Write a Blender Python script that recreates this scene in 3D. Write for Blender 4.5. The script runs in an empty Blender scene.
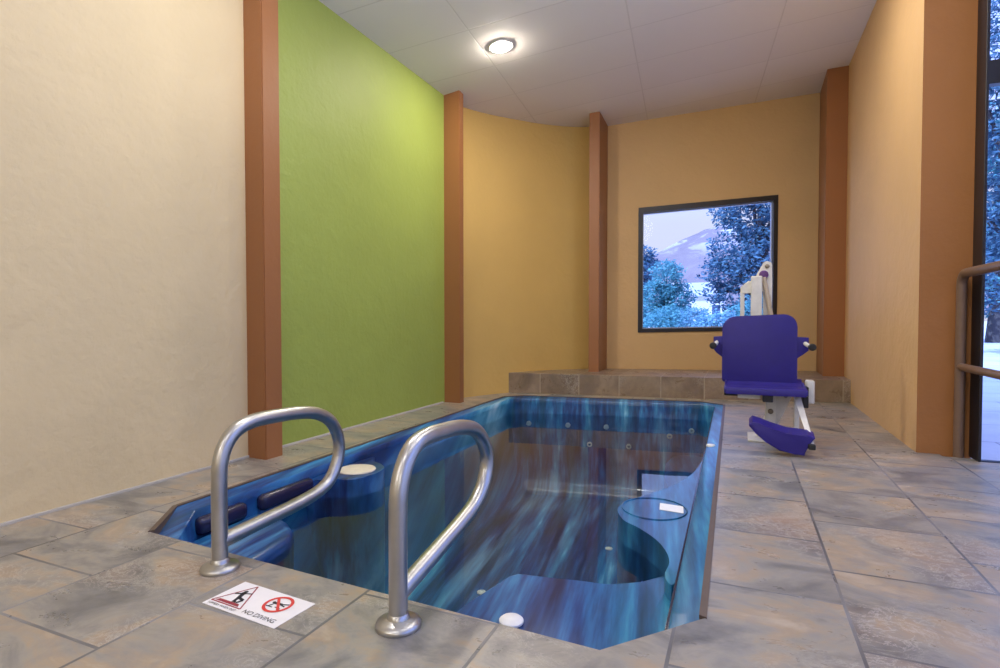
import bpy, bmesh, math, random
from mathutils import Vector, Matrix
random.seed(7)
S = bpy.context.scene
COL = S.collection
PI = math.pi

# ------------------------------------------------------------------ helpers
def V(*a): return Vector(a)

def root_loc(o):
    v = Vector((0, 0, 0))
    while o is not None:
        v += o.location
        o = o.parent
    return v

def obj(name, bm, mat, parent=None, smooth=None, kind=None, label=None, cat=None, group=None, recalc=True):
    """links a bmesh (built in world coordinates) as one mesh object"""
    if recalc: bmesh.ops.recalc_face_normals(bm, faces=bm.faces[:])
    if parent is not None:
        base = root_loc(parent)
    elif kind == 'structure':
        base = Vector((0, 0, 0))
    else:
        xs = [v.co for v in bm.verts]
        lo = Vector((min(c.x for c in xs), min(c.y for c in xs), min(c.z for c in xs)))
        hi = Vector((max(c.x for c in xs), max(c.y for c in xs), max(c.z for c in xs)))
        base = Vector(((lo.x + hi.x) / 2, (lo.y + hi.y) / 2, lo.z))
    bmesh.ops.translate(bm, verts=bm.verts[:], vec=-base)
    if smooth is not None:
        for f in bm.faces: f.smooth = True
        for e in bm.edges:
            if len(e.link_faces) == 2:
                e.smooth = e.calc_face_angle(0) < math.radians(smooth)
            else:
                e.smooth = False
    me = bpy.data.meshes.new(name)
    bm.to_mesh(me); bm.free()
    mats = mat if isinstance(mat, (list, tuple)) else [mat]
    for m in mats: me.materials.append(m)
    o = bpy.data.objects.new(name, me)
    COL.objects.link(o)
    if parent is not None: o.parent = parent
    else: o.location = base
    if kind: o['kind'] = kind
    if label: o['label'] = label
    if cat: o['category'] = cat
    if group: o['group'] = group
    return o

def thing(name, label, cat, loc=(0, 0, 0), group=None):
    o = bpy.data.objects.new(name, None)
    COL.objects.link(o)
    o.location = loc; o.empty_display_size = .1
    o['label'] = label; o['category'] = cat
    if group: o['group'] = group
    return o

def BM(): return bmesh.new()

def face(bm, pts, mi=0):
    f = bm.faces.new([bm.verts.new(p) for p in pts]); f.material_index = mi; return f

def box(bm, a, b, bev=0, seg=2, M=None, mi=0):
    x0, y0, z0 = a; x1, y1, z1 = b
    vs = [bm.verts.new((x, y, z)) for z in (z0, z1) for x, y in ((x0, y0), (x1, y0), (x1, y1), (x0, y1))]
    fs = []
    for q in ((0, 3, 2, 1), (4, 5, 6, 7), (0, 1, 5, 4), (1, 2, 6, 5), (2, 3, 7, 6), (3, 0, 4, 7)):
        f = bm.faces.new([vs[i] for i in q]); f.material_index = mi; fs.append(f)
    geo = vs
    if bev:
        es = list({e for f in fs for e in f.edges})
        r = bmesh.ops.bevel(bm, geom=es, offset=bev, segments=seg, affect='EDGES', profile=.5, clamp_overlap=True)
        geo = list({v for f in r['faces'] for v in f.verts} | {v for f in fs if f.is_valid for v in f.verts})
    if M is not None: bmesh.ops.transform(bm, matrix=M, verts=geo)

def prism(bm, pts, vec, bev=0, seg=2, bev_caps_only=True):
    """closed solid: polygon pts (3D) swept along vec"""
    vec = Vector(vec)
    n = len(pts)
    a = [bm.verts.new(p) for p in pts]
    b = [bm.verts.new(Vector(p) + vec) for p in pts]
    fa = bm.faces.new(a); fb = bm.faces.new(b[::-1])
    for i in range(n):
        bm.faces.new([a[i], b[i], b[(i + 1) % n], a[(i + 1) % n]])
    if bev:
        es = list(set(fa.edges) | set(fb.edges))
        bmesh.ops.bevel(bm, geom=es, offset=bev, segments=seg, affect='EDGES', profile=.5, clamp_overlap=True)

def tube(bm, pts, r, n=20, caps=True):
    pts = [Vector(p) for p in pts]
    rs = r if isinstance(r, (list, tuple)) else [r] * len(pts)
    t0 = (pts[1] - pts[0]).normalized()
    ref = Vector((0, 0, 1)) if abs(t0.z) < .9 else Vector((1, 0, 0))
    u = t0.cross(ref).normalized()
    rings = []
    for i, p in enumerate(pts):
        if i == 0: t = t0
        elif i == len(pts) - 1: t = (pts[i] - pts[i - 1]).normalized()
        else: t = ((pts[i + 1] - pts[i]).normalized() + (pts[i] - pts[i - 1]).normalized()).normalized()
        u = (u - t * u.dot(t)).normalized()
        w = t.cross(u)
        rings.append([bm.verts.new(p + (u * math.cos(2 * PI * k / n) + w * math.sin(2 * PI * k / n)) * rs[i]) for k in range(n)])
    for A, B in zip(rings, rings[1:]):
        for k in range(n):
            bm.faces.new([A[k], A[(k + 1) % n], B[(k + 1) % n], B[k]])
    if caps:
        bm.faces.new(rings[0][::-1]); bm.faces.new(rings[-1])

def spline(ctrl, k=8):
    P = [Vector(p) for p in ctrl]
    P = [P[0] * 2 - P[1]] + P + [P[-1] * 2 - P[-2]]
    out = []
    for i in range(1, len(P) - 2):
        a, b, c, d = P[i - 1:i + 3]
        for j in range(k):
            t = j / k
            out.append(.5 * ((2 * b) + (c - a) * t + (2 * a - 5 * b + 4 * c - d) * t * t + (3 * b - a - 3 * c + d) * t ** 3))
    out.append(P[-2])
    return out

def lathe(bm, prof, c, n=40, axis=None):
    """prof: (radius, height) list along axis through c"""
    c = Vector(c)
    ax = Vector(axis or (0, 0, 1)).normalized()
    u = ax.orthogonal().normalized(); w = ax.cross(u)
    rings = []
    for r, h in prof:
        if r < 1e-6: rings.append([bm.verts.new(c + ax * h)])
        else: rings.append([bm.verts.new(c + ax * h + (u * math.cos(2 * PI * k / n) + w * math.sin(2 * PI * k / n)) * r) for k in range(n)])
    for A, B in zip(rings, rings[1:]):
        for k in range(n):
            k2 = (k + 1) % n
            if len(A) == 1 and len(B) == 1: continue
            if len(A) == 1: bm.faces.new([A[0], B[k2], B[k]])
            elif len(B) == 1: bm.faces.new([A[k], A[k2], B[0]])
            else: bm.faces.new([A[k], A[k2], B[k2], B[k]])
    for R, rev in ((rings[0], True), (rings[-1], False)):
        if len(R) > 2: bm.faces.new(R[::-1] if rev else R)

def poly_hole(bm, outer, holes, T):
    """planar polygon (2D lists) with holes filled; T maps (a,b)->3D"""
    es = []
    for loop in [outer] + holes:
        vs = [bm.verts.new(T(*p)) for p in loop]
        for i in range(len(vs)): es.append(bm.edges.new((vs[i], vs[(i + 1) % len(vs)])))
    r = bmesh.ops.triangle_fill(bm, edges=es, use_beauty=True, use_dissolve=False)
    return [g for g in r['geom'] if isinstance(g, bmesh.types.BMFace)]

def extrude(bm, faces, vec):
    r = bmesh.ops.extrude_face_region(bm, geom=faces, use_keep_orig=True)
    bmesh.ops.translate(bm, verts=[g for g in r['geom'] if isinstance(g, bmesh.types.BMVert)], vec=vec)

def offset_poly(P, d):
    """inset of a convex polygon"""
    n = len(P)
    cx = sum(p[0] for p in P) / n; cy = sum(p[1] for p in P) / n
    L = []
    for i in range(n):
        a, b = P[i], P[(i + 1) % n]
        ex, ey = b[0] - a[0], b[1] - a[1]; l = math.hypot(ex, ey)
        nx, ny = -ey / l, ex / l
        if (cx - a[0]) * nx + (cy - a[1]) * ny < 0: nx, ny = -nx, -ny
        L.append((nx, ny, nx * a[0] + ny * a[1] + d))
    out = []
    for i in range(n):
        a1, b1, c1 = L[i - 1]; a2, b2, c2 = L[i]
        D = a1 * b2 - a2 * b1
        out.append(((c1 * b2 - c2 * b1) / D, (a1 * c2 - a2 * c1) / D))
    return out

# ------------------------------------------------------------------ materials
class NT:
    def __init__(s, name):
        s.m = bpy.data.materials.new(name); s.m.use_nodes = True
        s.t = s.m.node_tree; s.b = s.t.nodes['Principled BSDF']; s.out = s.t.nodes['Material Output']
    def n(s, typ, **kw):
        x = s.t.nodes.new(typ)
        for k, v in kw.items():
            if k in x.inputs: s.set(x.inputs[k], v)
            else: setattr(x, k, v)
        return x
    def set(s, inp, v):
        if isinstance(v, bpy.types.NodeSocket): s.t.links.new(v, inp)
        else: inp.default_value = v
    def pos(s): return s.n('ShaderNodeNewGeometry').outputs['Position']
    def math(s, op, a, b=0.0):
        x = s.n('ShaderNodeMath', operation=op); s.set(x.inputs[0], a); s.set(x.inputs[1], b); return x.outputs[0]
    def noise(s, vec, scale, detail=4, rough=.55, w=None, dist=0):
        x = s.n('ShaderNodeTexNoise'); x.noise_dimensions = '4D' if w is not None else '3D'
        s.set(x.inputs['Vector'], vec); x.inputs['Scale'].default_value = scale
        x.inputs['Detail'].default_value = detail; x.inputs['Roughness'].default_value = rough
        x.inputs['Distortion'].default_value = dist
        if w is not None: s.set(x.inputs['W'], w)
        return x.outputs['Fac']
    def ramp(s, fac, stops, interp='LINEAR'):
        x = s.n('ShaderNodeValToRGB'); s.set(x.inputs[0], fac)
        cr = x.color_ramp; cr.interpolation = interp
        while len(cr.elements) < len(stops): cr.elements.new(.5)
        for e, (p, c) in zip(cr.elements, stops):
            e.position = p; e.color = (*c, 1) if len(c) == 3 else c
        return x.outputs[0]
    def mix(s, fac, a, b, blend='MIX'):
        x = s.n('ShaderNodeMix'); x.data_type = 'RGBA'; x.blend_type = blend
        s.set(x.inputs[0], fac)
        for i, c in ((6, a), (7, b)):
            if isinstance(c, (tuple, list)): c = (*c, 1) if len(c) == 3 else c
            s.set(x.inputs[i], c)
        return x.outputs[2]
    def mapv(s, vec, scale=(1, 1, 1), rot=(0, 0, 0), loc=(0, 0, 0)):
        x = s.n('ShaderNodeMapping'); s.set(x.inputs['Vector'], vec)
        x.inputs['Scale'].default_value = scale; x.inputs['Rotation'].default_value = rot; x.inputs['Location'].default_value = loc
        return x.outputs[0]
    def bump(s, h, strength=.3, dist=.01):
        x = s.n('ShaderNodeBump'); s.set(x.inputs['Height'], h)
        x.inputs['Strength'].default_value = strength; x.inputs['Distance'].default_value = dist
        s.t.links.new(x.outputs[0], s.b.inputs['Normal'])
    def base(s, c, rough=.5, metal=0.0, spec=.5):
        if isinstance(c, (tuple, list)): c = (*c, 1)
        s.set(s.b.inputs['Base Color'], c); s.set(s.b.inputs['Roughness'], rough)
        s.b.inputs['Metallic'].default_value = metal; s.b.inputs['Specular IOR Level'].default_value = spec

def srgb(r, g, b):
    f = lambda c: (c / 255 / 12.92) if c / 255 <= .04045 else ((c / 255 + .055) / 1.055) ** 2.4
    return (f(r), f(g), f(b))

def plain(name, c, rough=.5, metal=0.0, spec=.5, var=.06, scale=30):
    s = NT(name)
    n = s.noise(s.pos(), scale, 3)
    dark = tuple(x * (1 - var) for x in c); lite = tuple(min(1, x * (1 + var)) for x in c)
    s.base(s.ramp(n, [(.3, dark), (.7, lite)]), rough, metal, spec)
    return s.m

def plaster(name, c, var=.05, rough=.6, spec=.3, bump=.35):
    s = NT(name)
    p = s.pos()
    big = s.noise(p, 1.3, 3)
    dark = tuple(x * (1 - var) for x in c); lite = tuple(min(1, x * (1 + var)) for x in c)
    s.base(s.ramp(big, [(.3, dark), (.7, lite)]), rough, 0, spec)
    a = s.noise(p, 22, 5, .6); b = s.noise(p, 5, 3, .5, dist=.6)
    s.bump(s.math('ADD', s.math('MULTIPLY', a, .55), b), bump * 1.5, .014)
    return s.m

M = {}
M['cream'] = plaster('cream_plaster', (.64, .525, .325))
M['green'] = plaster('green_plaster', (.295, .365, .078), rough=.55, spec=.35, bump=.4)
M['ochre'] = plaster('ochre_plaster', (.58, .39, .13))
M['tan'] = plaster('tan_plaster', (.58, .385, .185))
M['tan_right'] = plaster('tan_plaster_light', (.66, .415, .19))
M['jamb'] = plaster('orange_brown_plaster', (.36, .155, .05), rough=.7)
M['pilaster'] = plaster('terracotta_paint', (.295, .122, .046), var=.03, rough=.42, spec=.45, bump=.12)

def ceiling_mat():
    s = NT('ceiling_panels')
    p = s.pos()
    v = s.mapv(p, rot=(0, 0, -.085))
    v = s.mapv(v, loc=(2.0 - .39, -4.71 + .005, 0))
    br = s.n('ShaderNodeTexBrick', Vector=v)
    br.offset = 0.0
    br.inputs['Color1'].default_value = (.2, .2, .2, 1); br.inputs['Color2'].default_value = (.8, .8, .8, 1)
    br.inputs['Scale'].default_value = 1; br.inputs['Mortar Size'].default_value = .006
    br.inputs['Mortar Smooth'].default_value = .3
    br.inputs['Brick Width'].default_value = 1.17; br.inputs['Row Height'].default_value = .625
    rnd = s.ramp(br.outputs['Color'], [(0, (.80, .765, .755)), (1, (.86, .83, .82))])
    big = s.noise(p, 1.6, 3)
    c = s.mix(s.math('MULTIPLY', big, .25), rnd, (.72, .69, .68))
    c = s.mix(s.math('MULTIPLY', br.outputs['Fac'], .22), c, (.45, .42, .40))
    s.base(c, .75, 0, .25)
    h = s.math('SUBTRACT', s.math('MULTIPLY', s.noise(p, 60, 3), .12), br.outputs['Fac'])
    s.bump(h, .5, .01)
    return s.m
M['ceiling'] = ceiling_mat()

def slate(name, brick=True, vertical=False, tint=None):
    s = NT(name)
    p = s.pos()
    if vertical:
        sp = s.n('ShaderNodeSeparateXYZ', Vector=p)
        cb = s.n('ShaderNodeCombineXYZ'); s.set(cb.inputs[0], sp.outputs[0]); s.set(cb.inputs[1], sp.outputs[2])
        v = s.mapv(cb.outputs[0], loc=(.325, .0, 0))
        bw, rh = .415, .6
    else:
        sp = s.n('ShaderNodeSeparateXYZ', Vector=p)
        cb = s.n('ShaderNodeCombineXYZ'); s.set(cb.inputs[0], sp.outputs[1]); s.set(cb.inputs[1], sp.outputs[0])
        # columns run in +Y, joints staggered by half a tile
        v = s.mapv(cb.outputs[0], loc=(-1.57 + .24 + .48 * 20, -.277 + .4265 * 20, 0))
        bw, rh = .48, .4265
    br = s.n('ShaderNodeTexBrick', Vector=v)
    br.offset = .5 if not vertical else 0; br.offset_frequency = 2
    br.inputs['Color1'].default_value = (0, 0, 0, 1); br.inputs['Color2'].default_value = (1, 1, 1, 1)
    br.inputs['Scale'].default_value = 1; br.inputs['Mortar Size'].default_value = .0050
    br.inputs['Mortar Smooth'].default_value = .15
    br.inputs['Brick Width'].default_value = bw; br.inputs['Row Height'].default_value = rh
    rnd = s.math('MULTIPLY', br.outputs['Color'], 37.0)
    pv = s.mapv(p, scale=(.75, 1.15, 1) if not vertical else (1, 1, 1), rot=(0, 0, .35))
    n1 = s.noise(pv, 3.4, 6, .62, w=rnd, dist=.9)
    n2 = s.noise(pv, 7.5, 6, .68, w=s.math('ADD', rnd, 11.3), dist=.6)
    n3 = s.noise(pv, 2.1, 4, .5, w=s.math('ADD', rnd, 4.7))
    if vertical:
        c = s.ramp(n1, [(.28, (.13, .095, .07)), (.45, (.20, .145, .10)), (.6, (.27, .20, .14)), (.8, (.34, .27, .2))])
        c = s.mix(s.ramp(n2, [(.5, (0, 0, 0)), (.72, (.6, .6, .6))]), c, (.17, .12, .11))
    else:
        c = s.ramp(n1, [(.30, (.09, .092, .10)), (.41, (.18, .175, .17)), (.50, (.29, .27, .24)), (.57, (.345, .27, .195)), (.68, (.44, .375, .30))])
        c = s.mix(s.ramp(n2, [(.50, (0, 0, 0)), (.70, (.8, .8, .8))]), c, (.215, .215, .22))
        c = s.mix(s.ramp(n3, [(.56, (0, 0, 0)), (.74, (.55, .55, .55))]), c, (.30, .18, .125))
    # thin pale scuffs
    sc = s.noise(pv, 9, 8, .75, w=s.math('ADD', rnd, 2.2), dist=2.5)
    scm = s.ramp(sc, [(.480, (0, 0, 0)), (.494, (.6, .6, .6)), (.506, (.6, .6, .6)), (.52, (0, 0, 0))])
    c = s.mix(s.math('MULTIPLY', scm, s.ramp(n3, [(.5, (0, 0, 0)), (.6, (1, 1, 1))])), c, (.55, .52, .47))
    grout = s.ramp(s.noise(p, 1.6, 3), [(.35, (.055, .055, .06)), (.62, (.22, .22, .23))])
    if vertical: grout = (.36, .30, .23)
    c = s.mix(br.outputs['Fac'], c, grout)
    s.base(c, s.ramp(n2, [(.3, (.24,) * 3), (.7, (.40,) * 3)]), 0, .65)
    h = s.math('SUBTRACT', s.math('ADD', s.math('MULTIPLY', n2, .5), s.math('MULTIPLY', n1, .8)), s.math('MULTIPLY', br.outputs['Fac'], 1.2))
    s.bump(h, .38, .006)
    return s.m
M['floor'] = slate('slate_floor_tile')
M['ledge'] = slate('brown_ledge_tile', vertical=True)
M['edge_trim'] = plain('brown_edge_trim', (.10, .07, .055), .5)
M['grout'] = plain('pale_grout', (.42, .40, .37), .8)

def pool_mat():
    s = NT('blue_marbled_acrylic')
    p = s.pos()
    sp = s.n('ShaderNodeSeparateXYZ', Vector=p)
    X, Y, Z = sp.outputs
    cb = s.n('ShaderNodeCombineXYZ')
    s.set(cb.inputs[0], s.math('ADD', X, s.math('MULTIPLY', Y, .13)))
    s.set(cb.inputs[1], s.math('SUBTRACT', s.math('MULTIPLY', Z, .16), s.math('MULTIPLY', Y, .075)))
    v = cb.outputs[0]
    n1 = s.noise(v, 7.5, 4, .55)
    n2 = s.noise(v, 28, 4, .6)
    n3 = s.noise(v, 2.2, 3, .5)
    f = s.math('ADD', s.math('MULTIPLY', n1, .50), s.math('ADD', s.math('MULTIPLY', n2, .27), s.math('MULTIPLY', n3, .23)))
    col = s.ramp(f, [(.40, (.004, .014, .075)), (.48, (.010, .055, .21)), (.537, (.022, .145, .38)), (.58, (.045, .25, .49)), (.622, (.17, .46, .70)), (.67, (.45, .70, .88))])
    pale = s.math('MULTIPLY', s.ramp(s.noise(s.mapv(p, scale=(2.6, .5, 2)), 1.0, 2), [(.52, (0, 0, 0)), (.68, (.45, .45, .45))]), s.ramp(n1, [(.42, (0, 0, 0)), (.58, (1, 1, 1))]))
    col = s.mix(pale, col, (.33, .60, .80))
    teal = s.ramp(s.noise(v, 3.1, 3), [(.45, (0, 0, 0)), (.62, (.6, .6, .6))])
    col = s.mix(teal, col, s.mix(.5, col, (.015, .17, .20)))
    s.base(col, .3, 0, .4)
    s.b.inputs['Coat Weight'].default_value = .15; s.b.inputs['Coat Roughness'].default_value = .05
    return s.m
M['pool'] = pool_mat()

def water_mat():
    s = NT('calm_water')
    fr = s.n('ShaderNodeFresnel', IOR=1.31)
    tr = s.n('ShaderNodeBsdfTransparent'); tr.inputs[0].default_value = (.93, .985, 1, 1)
    gl = s.n('ShaderNodeBsdfGlossy'); gl.inputs['Roughness'].default_value = .0; gl.inputs[0].default_value = (1, 1, 1, 1)
    bp = s.n('ShaderNodeBump'); s.set(bp.inputs['Height'], s.noise(s.pos(), 3.0, 2, .4)); bp.inputs['Strength'].default_value = .02; bp.inputs['Distance'].default_value = .02
    s.t.links.new(bp.outputs[0], gl.inputs['Normal']); s.t.links.new(bp.outputs[0], fr.inputs['Normal'])
    mx = s.n('ShaderNodeMixShader')
    s.set(mx.inputs[0], fr.outputs[0]); s.t.links.new(tr.outputs[0], mx.inputs[1]); s.t.links.new(gl.outputs[0], mx.inputs[2])
    s.t.links.new(mx.outputs[0], s.out.inputs[0])
    return s.m
M['water'] = water_mat()

def glass_mat():
    s = NT('window_glass')
    fr = s.n('ShaderNodeFresnel', IOR=1.45)
    tr = s.n('ShaderNodeBsdfTransparent'); tr.inputs[0].default_value = (.95, .97, 1, 1)
    gl = s.n('ShaderNodeBsdfGlossy'); gl.inputs['Roughness'].default_value = .0
    mx = s.n('ShaderNodeMixShader')
    s.set(mx.inputs[0], s.math('MULTIPLY', fr.outputs[0], .10)); s.t.links.new(tr.outputs[0], mx.inputs[1]); s.t.links.new(gl.outputs[0], mx.inputs[2])
    s.t.links.new(mx.outputs[0], s.out.inputs[0])
    return s.m
M['glass'] = glass_mat()

def steel_mat():
    s = NT('brushed_stainless_steel')
    p = s.pos()
    n = s.noise(p, 18, 4)
    s.base(s.ramp(n, [(.3, (.44, .44, .44)), (.7, (.50, .50, .50))]), s.ramp(n, [(.3, (.33,) * 3), (.7, (.37,) * 3)]), 1.0, .5)
    return s.m
M['steel'] = steel_mat()
M['rail'] = plain('taupe_painted_metal', (.17, .105, .072), .4, .1, .5)
M['black_frame'] = plain('black_window_frame', (.012, .011, .016), .4)
M['black'] = plain('black_rubber', (.012, .012, .014), .55)
M['seat'] = plain('violet_blue_plastic', (.026, .018, .185), .42, 0, .3, .05, 14)
M['lift_white'] = plain('white_powder_coat', (.72, .70, .64), .4)
M['actuator'] = plain('beige_actuator', (.52, .43, .31), .45)
M['knob'] = plain('violet_knob', (.10, .03, .17), .35)
M['bolt'] = plain('dull_bolt', (.22, .19, .15), .4, .7)
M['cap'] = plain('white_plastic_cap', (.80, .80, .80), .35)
M['lid'] = plain('cream_plastic_lid', (.70, .64, .52), .4)
M['pillow_step_shade'] = plain('navy_pillow_step_shade', (.012, .012, .05), .25)
M['jet'] = plain('pale_jet_nozzle', (.55, .62, .62), .3)
M['sign_white'] = plain('sign_white', (.80, .79, .82), .45, var=.02)
M['sign_red'] = plain('sign_red', (.65, .05, .045), .45)
M['sign_dark_red'] = plain('sign_dark_red', (.30, .03, .05), .45)
M['sign_black'] = plain('sign_black', (.02, .02, .03), .45)

# ------------------------------------------------------------------ room shell
XL, XR, XG = -2.64, .985, 1.25            # left wall, right wall, storefront plane
def zc(x): return 2.96 + .113 * (x + 2.64)  # sloping ceiling
TOP = .03

# swim spa outline (counter-clockwise from the front left chamfer)
POOL = [(-2.04, 1.405), (-.305, 1.325), (-.08, 1.58), (-.125, 5.66), (-.345, 5.80), (-2.10, 5.535), (-2.262, 5.35), (-2.225, 1.64)]

# floor slab with the opening for the spa
bm = BM()
fl = poly_hole(bm, [(-2.75, -3.1), (4.26, -3.1), (4.26, 4.03), (1.1, 4.03), (1.1, 7.6), (-2.75, 7.6)], [POOL], lambda x, y: (x, y, 0))
extrude(bm, fl, (0, 0, -.045))
obj('floor', bm, M['floor'], kind='structure')

def wall_strip(name, a, b, mat, th, z0=-.04, hole=None):
    """vertical wall from plan point a to b, thickness vector th, top follows the ceiling"""
    a, b = Vector((*a, 0)), Vector((*b, 0)); bm = BM()
    L = (b - a).length; d = (b - a) / L
    outer = [(0, z0), (L, z0), (L, zc(b.x) + TOP), (0, zc(a.x) + TOP)]
    fs = poly_hole(bm, outer, [hole] if hole else [], lambda s_, z_: a + d * s_ + Vector((0, 0, z_)))
    extrude(bm, fs, (th[0], th[1], 0))
    return obj(name, bm, mat, kind='structure')

wall_strip('wall_left', (XL + .01, -3), (XL + .01, 2.47), M['cream'], (-.15, 0))
wall_strip('wall_left_middle', (XL, 2.47), (XL, 4.81), M['green'], (-.15, 0))
wall_strip('wall_front', (XL, -3), (4.2, -3), M['cream'], (0, -.15))

# curved corner wall
cp = spline([(-2.64, 4.81, 0), (-2.61, 5.12, 0), (-2.475, 5.44, 0), (-2.29, 5.76, 0), (-2.07, 6.10, 0), (-1.80, 6.41, 0), (-1.50, 6.63, 0)], 6)
bm = BM()
lo, hi, lo2, hi2 = [], [], [], []
for i, p in enumerate(cp):
    t = (cp[min(i + 1, len(cp) - 1)] - cp[max(i - 1, 0)]).normalized()
    nrm = Vector((-t.y, t.x, 0)) * .15
    lo.append(bm.verts.new((p.x, p.y, -.04))); hi.append(bm.verts.new((p.x, p.y, zc(p.x) + TOP)))
    q = p + nrm
    lo2.append(bm.verts.new((q.x, q.y, -.04))); hi2.append(bm.verts.new((q.x, q.y, zc(p.x) + TOP)))
for i in range(len(cp) - 1):
    bm.faces.new([lo[i], lo[i + 1], hi[i + 1], hi[i]]); bm.faces.new([lo2[i + 1], lo2[i], hi2[i], hi2[i + 1]])
    bm.faces.new([hi[i], hi[i + 1], hi2[i + 1], hi2[i]]); bm.faces.new([lo[i], lo2[i], lo2[i + 1], lo[i + 1]])
for k in (0, -1): bm.faces.new([lo[k], hi[k], hi2[k], lo2[k]])
obj('wall_corner', bm, M['ochre'], kind='structure', smooth=35)

# back wall with the picture window
BA, BB = Vector((-1.50, 6.632, 0)), Vector((1.15, 7.335, 0))
BD = (BB - BA).normalized(); BN = Vector((-BD.y, BD.x, 0))
def bw(x, z, off=0.0):
    s_ = (x - BA.x) / BD.x
    return BA + BD * s_ + BN * off + Vector((0, 0, z))
def s_of(x): return (x - BA.x) / BD.x
WIN = [(-1.112, .652), (.383, .684), (.383, 2.222), (-1.112, 2.118)]     # outer frame corners (x, z)
wall_strip('wall_back', BA.xy, BB.xy, M['tan'], BN.xy * .16, hole=[(s_of(x), z) for x, z in WIN])

def quad_ring(bm, Q, q, T, o0, o1):
    """frame between outer quad Q and inner quad q, from offset o0 to o1"""
    R = []
    for o_ in (o0, o1):
        R.append(([bm.verts.new(T(x, z, o_)) for x, z in Q], [bm.verts.new(T(x, z, o_)) for x, z in q]))
    for i in range(4):
        j = (i + 1) % 4
        (A, a), (B, b) = R
        bm.faces.new([A[i], A[j], a[j], a[i]]); bm.faces.new([B[j], B[i], b[i], b[j]])
        bm.faces.new([A[i], B[i], B[j], A[j]]); bm.faces.new([a[j], b[j], b[i], a[i]])
WIN_IN = [(-1.062, .696), (.338, .727), (.338, 2.158), (-1.062, 2.058)]
bm = BM()
quad_ring(bm, WIN, WIN_IN, bw, -.012, .09)
wf = obj('window_1', bm, M['black_frame'], kind='structure')
bm = BM()
IN2 = [(x + (.012 if x < 0 else -.012), z + (.012 if z < 1 else -.012)) for x, z in WIN_IN]
quad_ring(bm, WIN_IN, IN2, bw, .035, .07)
obj('glazing_bead', bm, plain('pale_glazing_bead', (.35, .42, .62), .3), parent=wf)
bm = BM()
a_ = [bw(x, z, .05) for x, z in WIN_IN]
prism(bm, a_, BN * .008)
obj('window_pane', bm, M['glass'], parent=wf)

# right wall block (ends in the orange-brown jamb)
bm = BM()
def wallbox(bm, x0, y0, x1, y1, z0=-.04):
    vs = [bm.verts.new((x, y, z)) for x, y in ((x0, y0), (x1, y0), (x1, y1), (x0, y1)) for z in (z0, zc(x) + TOP)]
    q = lambda *i: bm.faces.new([vs[k] for k in i])
    q(0, 2, 3, 1); q(2, 4, 5, 3); q(4, 6, 7, 5); q(6, 0, 1, 7); q(0, 6, 4, 2); q(1, 3, 5, 7)
wallbox(bm, XR, 4.085, XG, 7.42)
o = obj('wall_right', bm, [M['tan_right'], M['jamb']], kind='structure')
for p in o.data.polygons:
    if p.normal.y < -.9: p.material_index = 1

# ceiling
bm = BM()
pl = [(-2.85, -3.2), (4.4, -3.2), (4.4, 4.2), (1.4, 4.2), (1.4, 7.7), (-2.85, 7.7)]
prism(bm, [(x, y, zc(x)) for x, y in pl], (0, 0, .12))
obj('ceiling', bm, M['ceiling'], kind='structure')

# pilasters
def pilaster(i, pts, z0=0.0):
    bm = BM()
    lo = [bm.verts.new((x, y, z0)) for x, y in pts]; hi = [bm.verts.new((x, y, zc(x) + .01)) for x, y in pts]
    bm.faces.new(lo[::-1]); bm.faces.new(hi)
    n = len(pts); es = []
    for k in range(n):
        f = bm.faces.new([lo[k], lo[(k + 1) % n], hi[(k + 1) % n], hi[k]])
    bm.edges.ensure_lookup_table()
    es = [e for e in bm.edges if abs(e.verts[0].co.z - e.verts[1].co.z) > 1]
    bmesh.ops.bevel(bm, geom=es, offset=.006, segments=2, affect='EDGES')
    obj('trim_%d' % i, bm, M['pilaster'], kind='structure')
pilaster(1, [(-2.70, 2.413), (-2.482, 2.396), (-2.482, 2.528), (-2.70, 2.545)])
pilaster(2, [(-2.70, 4.79), (-2.468, 4.78), (-2.478, 4.885), (-2.70, 4.895)])
pilaster(3, [(-1.553, 6.13), (-1.442, 6.152), (-1.462, 6.70), (-1.57, 6.70)], .19)
pilaster(4, [(.79, 6.60), (1.03, 6.655), (1.03, 7.31), (.80, 7.25)], .19)

# tiled ledge along the back wall
LZ = .221
bm = BM()
prism(bm, [(-2.36, 5.685, 0), (-.55, 5.935, 0), (1.02, 6.272, 0), (1.02, 7.32, 0), (-1.42, 6.68, 0), (-1.84, 6.45, 0), (-2.14, 6.16, 0), (-2.38, 5.81, 0)], (0, 0, LZ), bev=.006)
obj('trim_5', bm, M['ledge'], kind='structure')

# edging strip round the spa opening
bm = BM()
out, inn = POOL, offset_poly(POOL, .014)
for z0, z1 in ((0, .004),):
    A = [bm.verts.new((x, y, z1)) for x, y in offset_poly(POOL, -.006)]; B = [bm.verts.new((x, y, z1)) for x, y in inn]
    C_ = [bm.verts.new((x, y, -.03)) for x, y in inn]; D = [bm.verts.new((x, y, -.03)) for x, y in offset_poly(POOL, -.006)]
    for i in range(8):
        j = (i + 1) % 8
        if i < 2: continue
        for P_, Q_ in ((A, B), (B, C_), (C_, D), (D, A)): bm.faces.new([P_[i], P_[j], Q_[j], Q_[i]])
    for k in (2, 0): bm.faces.new([A[k], B[k], C_[k], D[k]])
obj('trim_6', bm, M['edge_trim'], kind='structure')

# pale grout bead at the foot of the left wall
bm = BM()
box(bm, (XL, -2.9, -.005), (XL + .02, 2.41, .012), .004)
box(bm, (XL - .01, 2.54, -.005), (XL + .012, 4.75, .012), .004)
obj('baseboard_left', bm, M['grout'], kind='structure')

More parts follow.
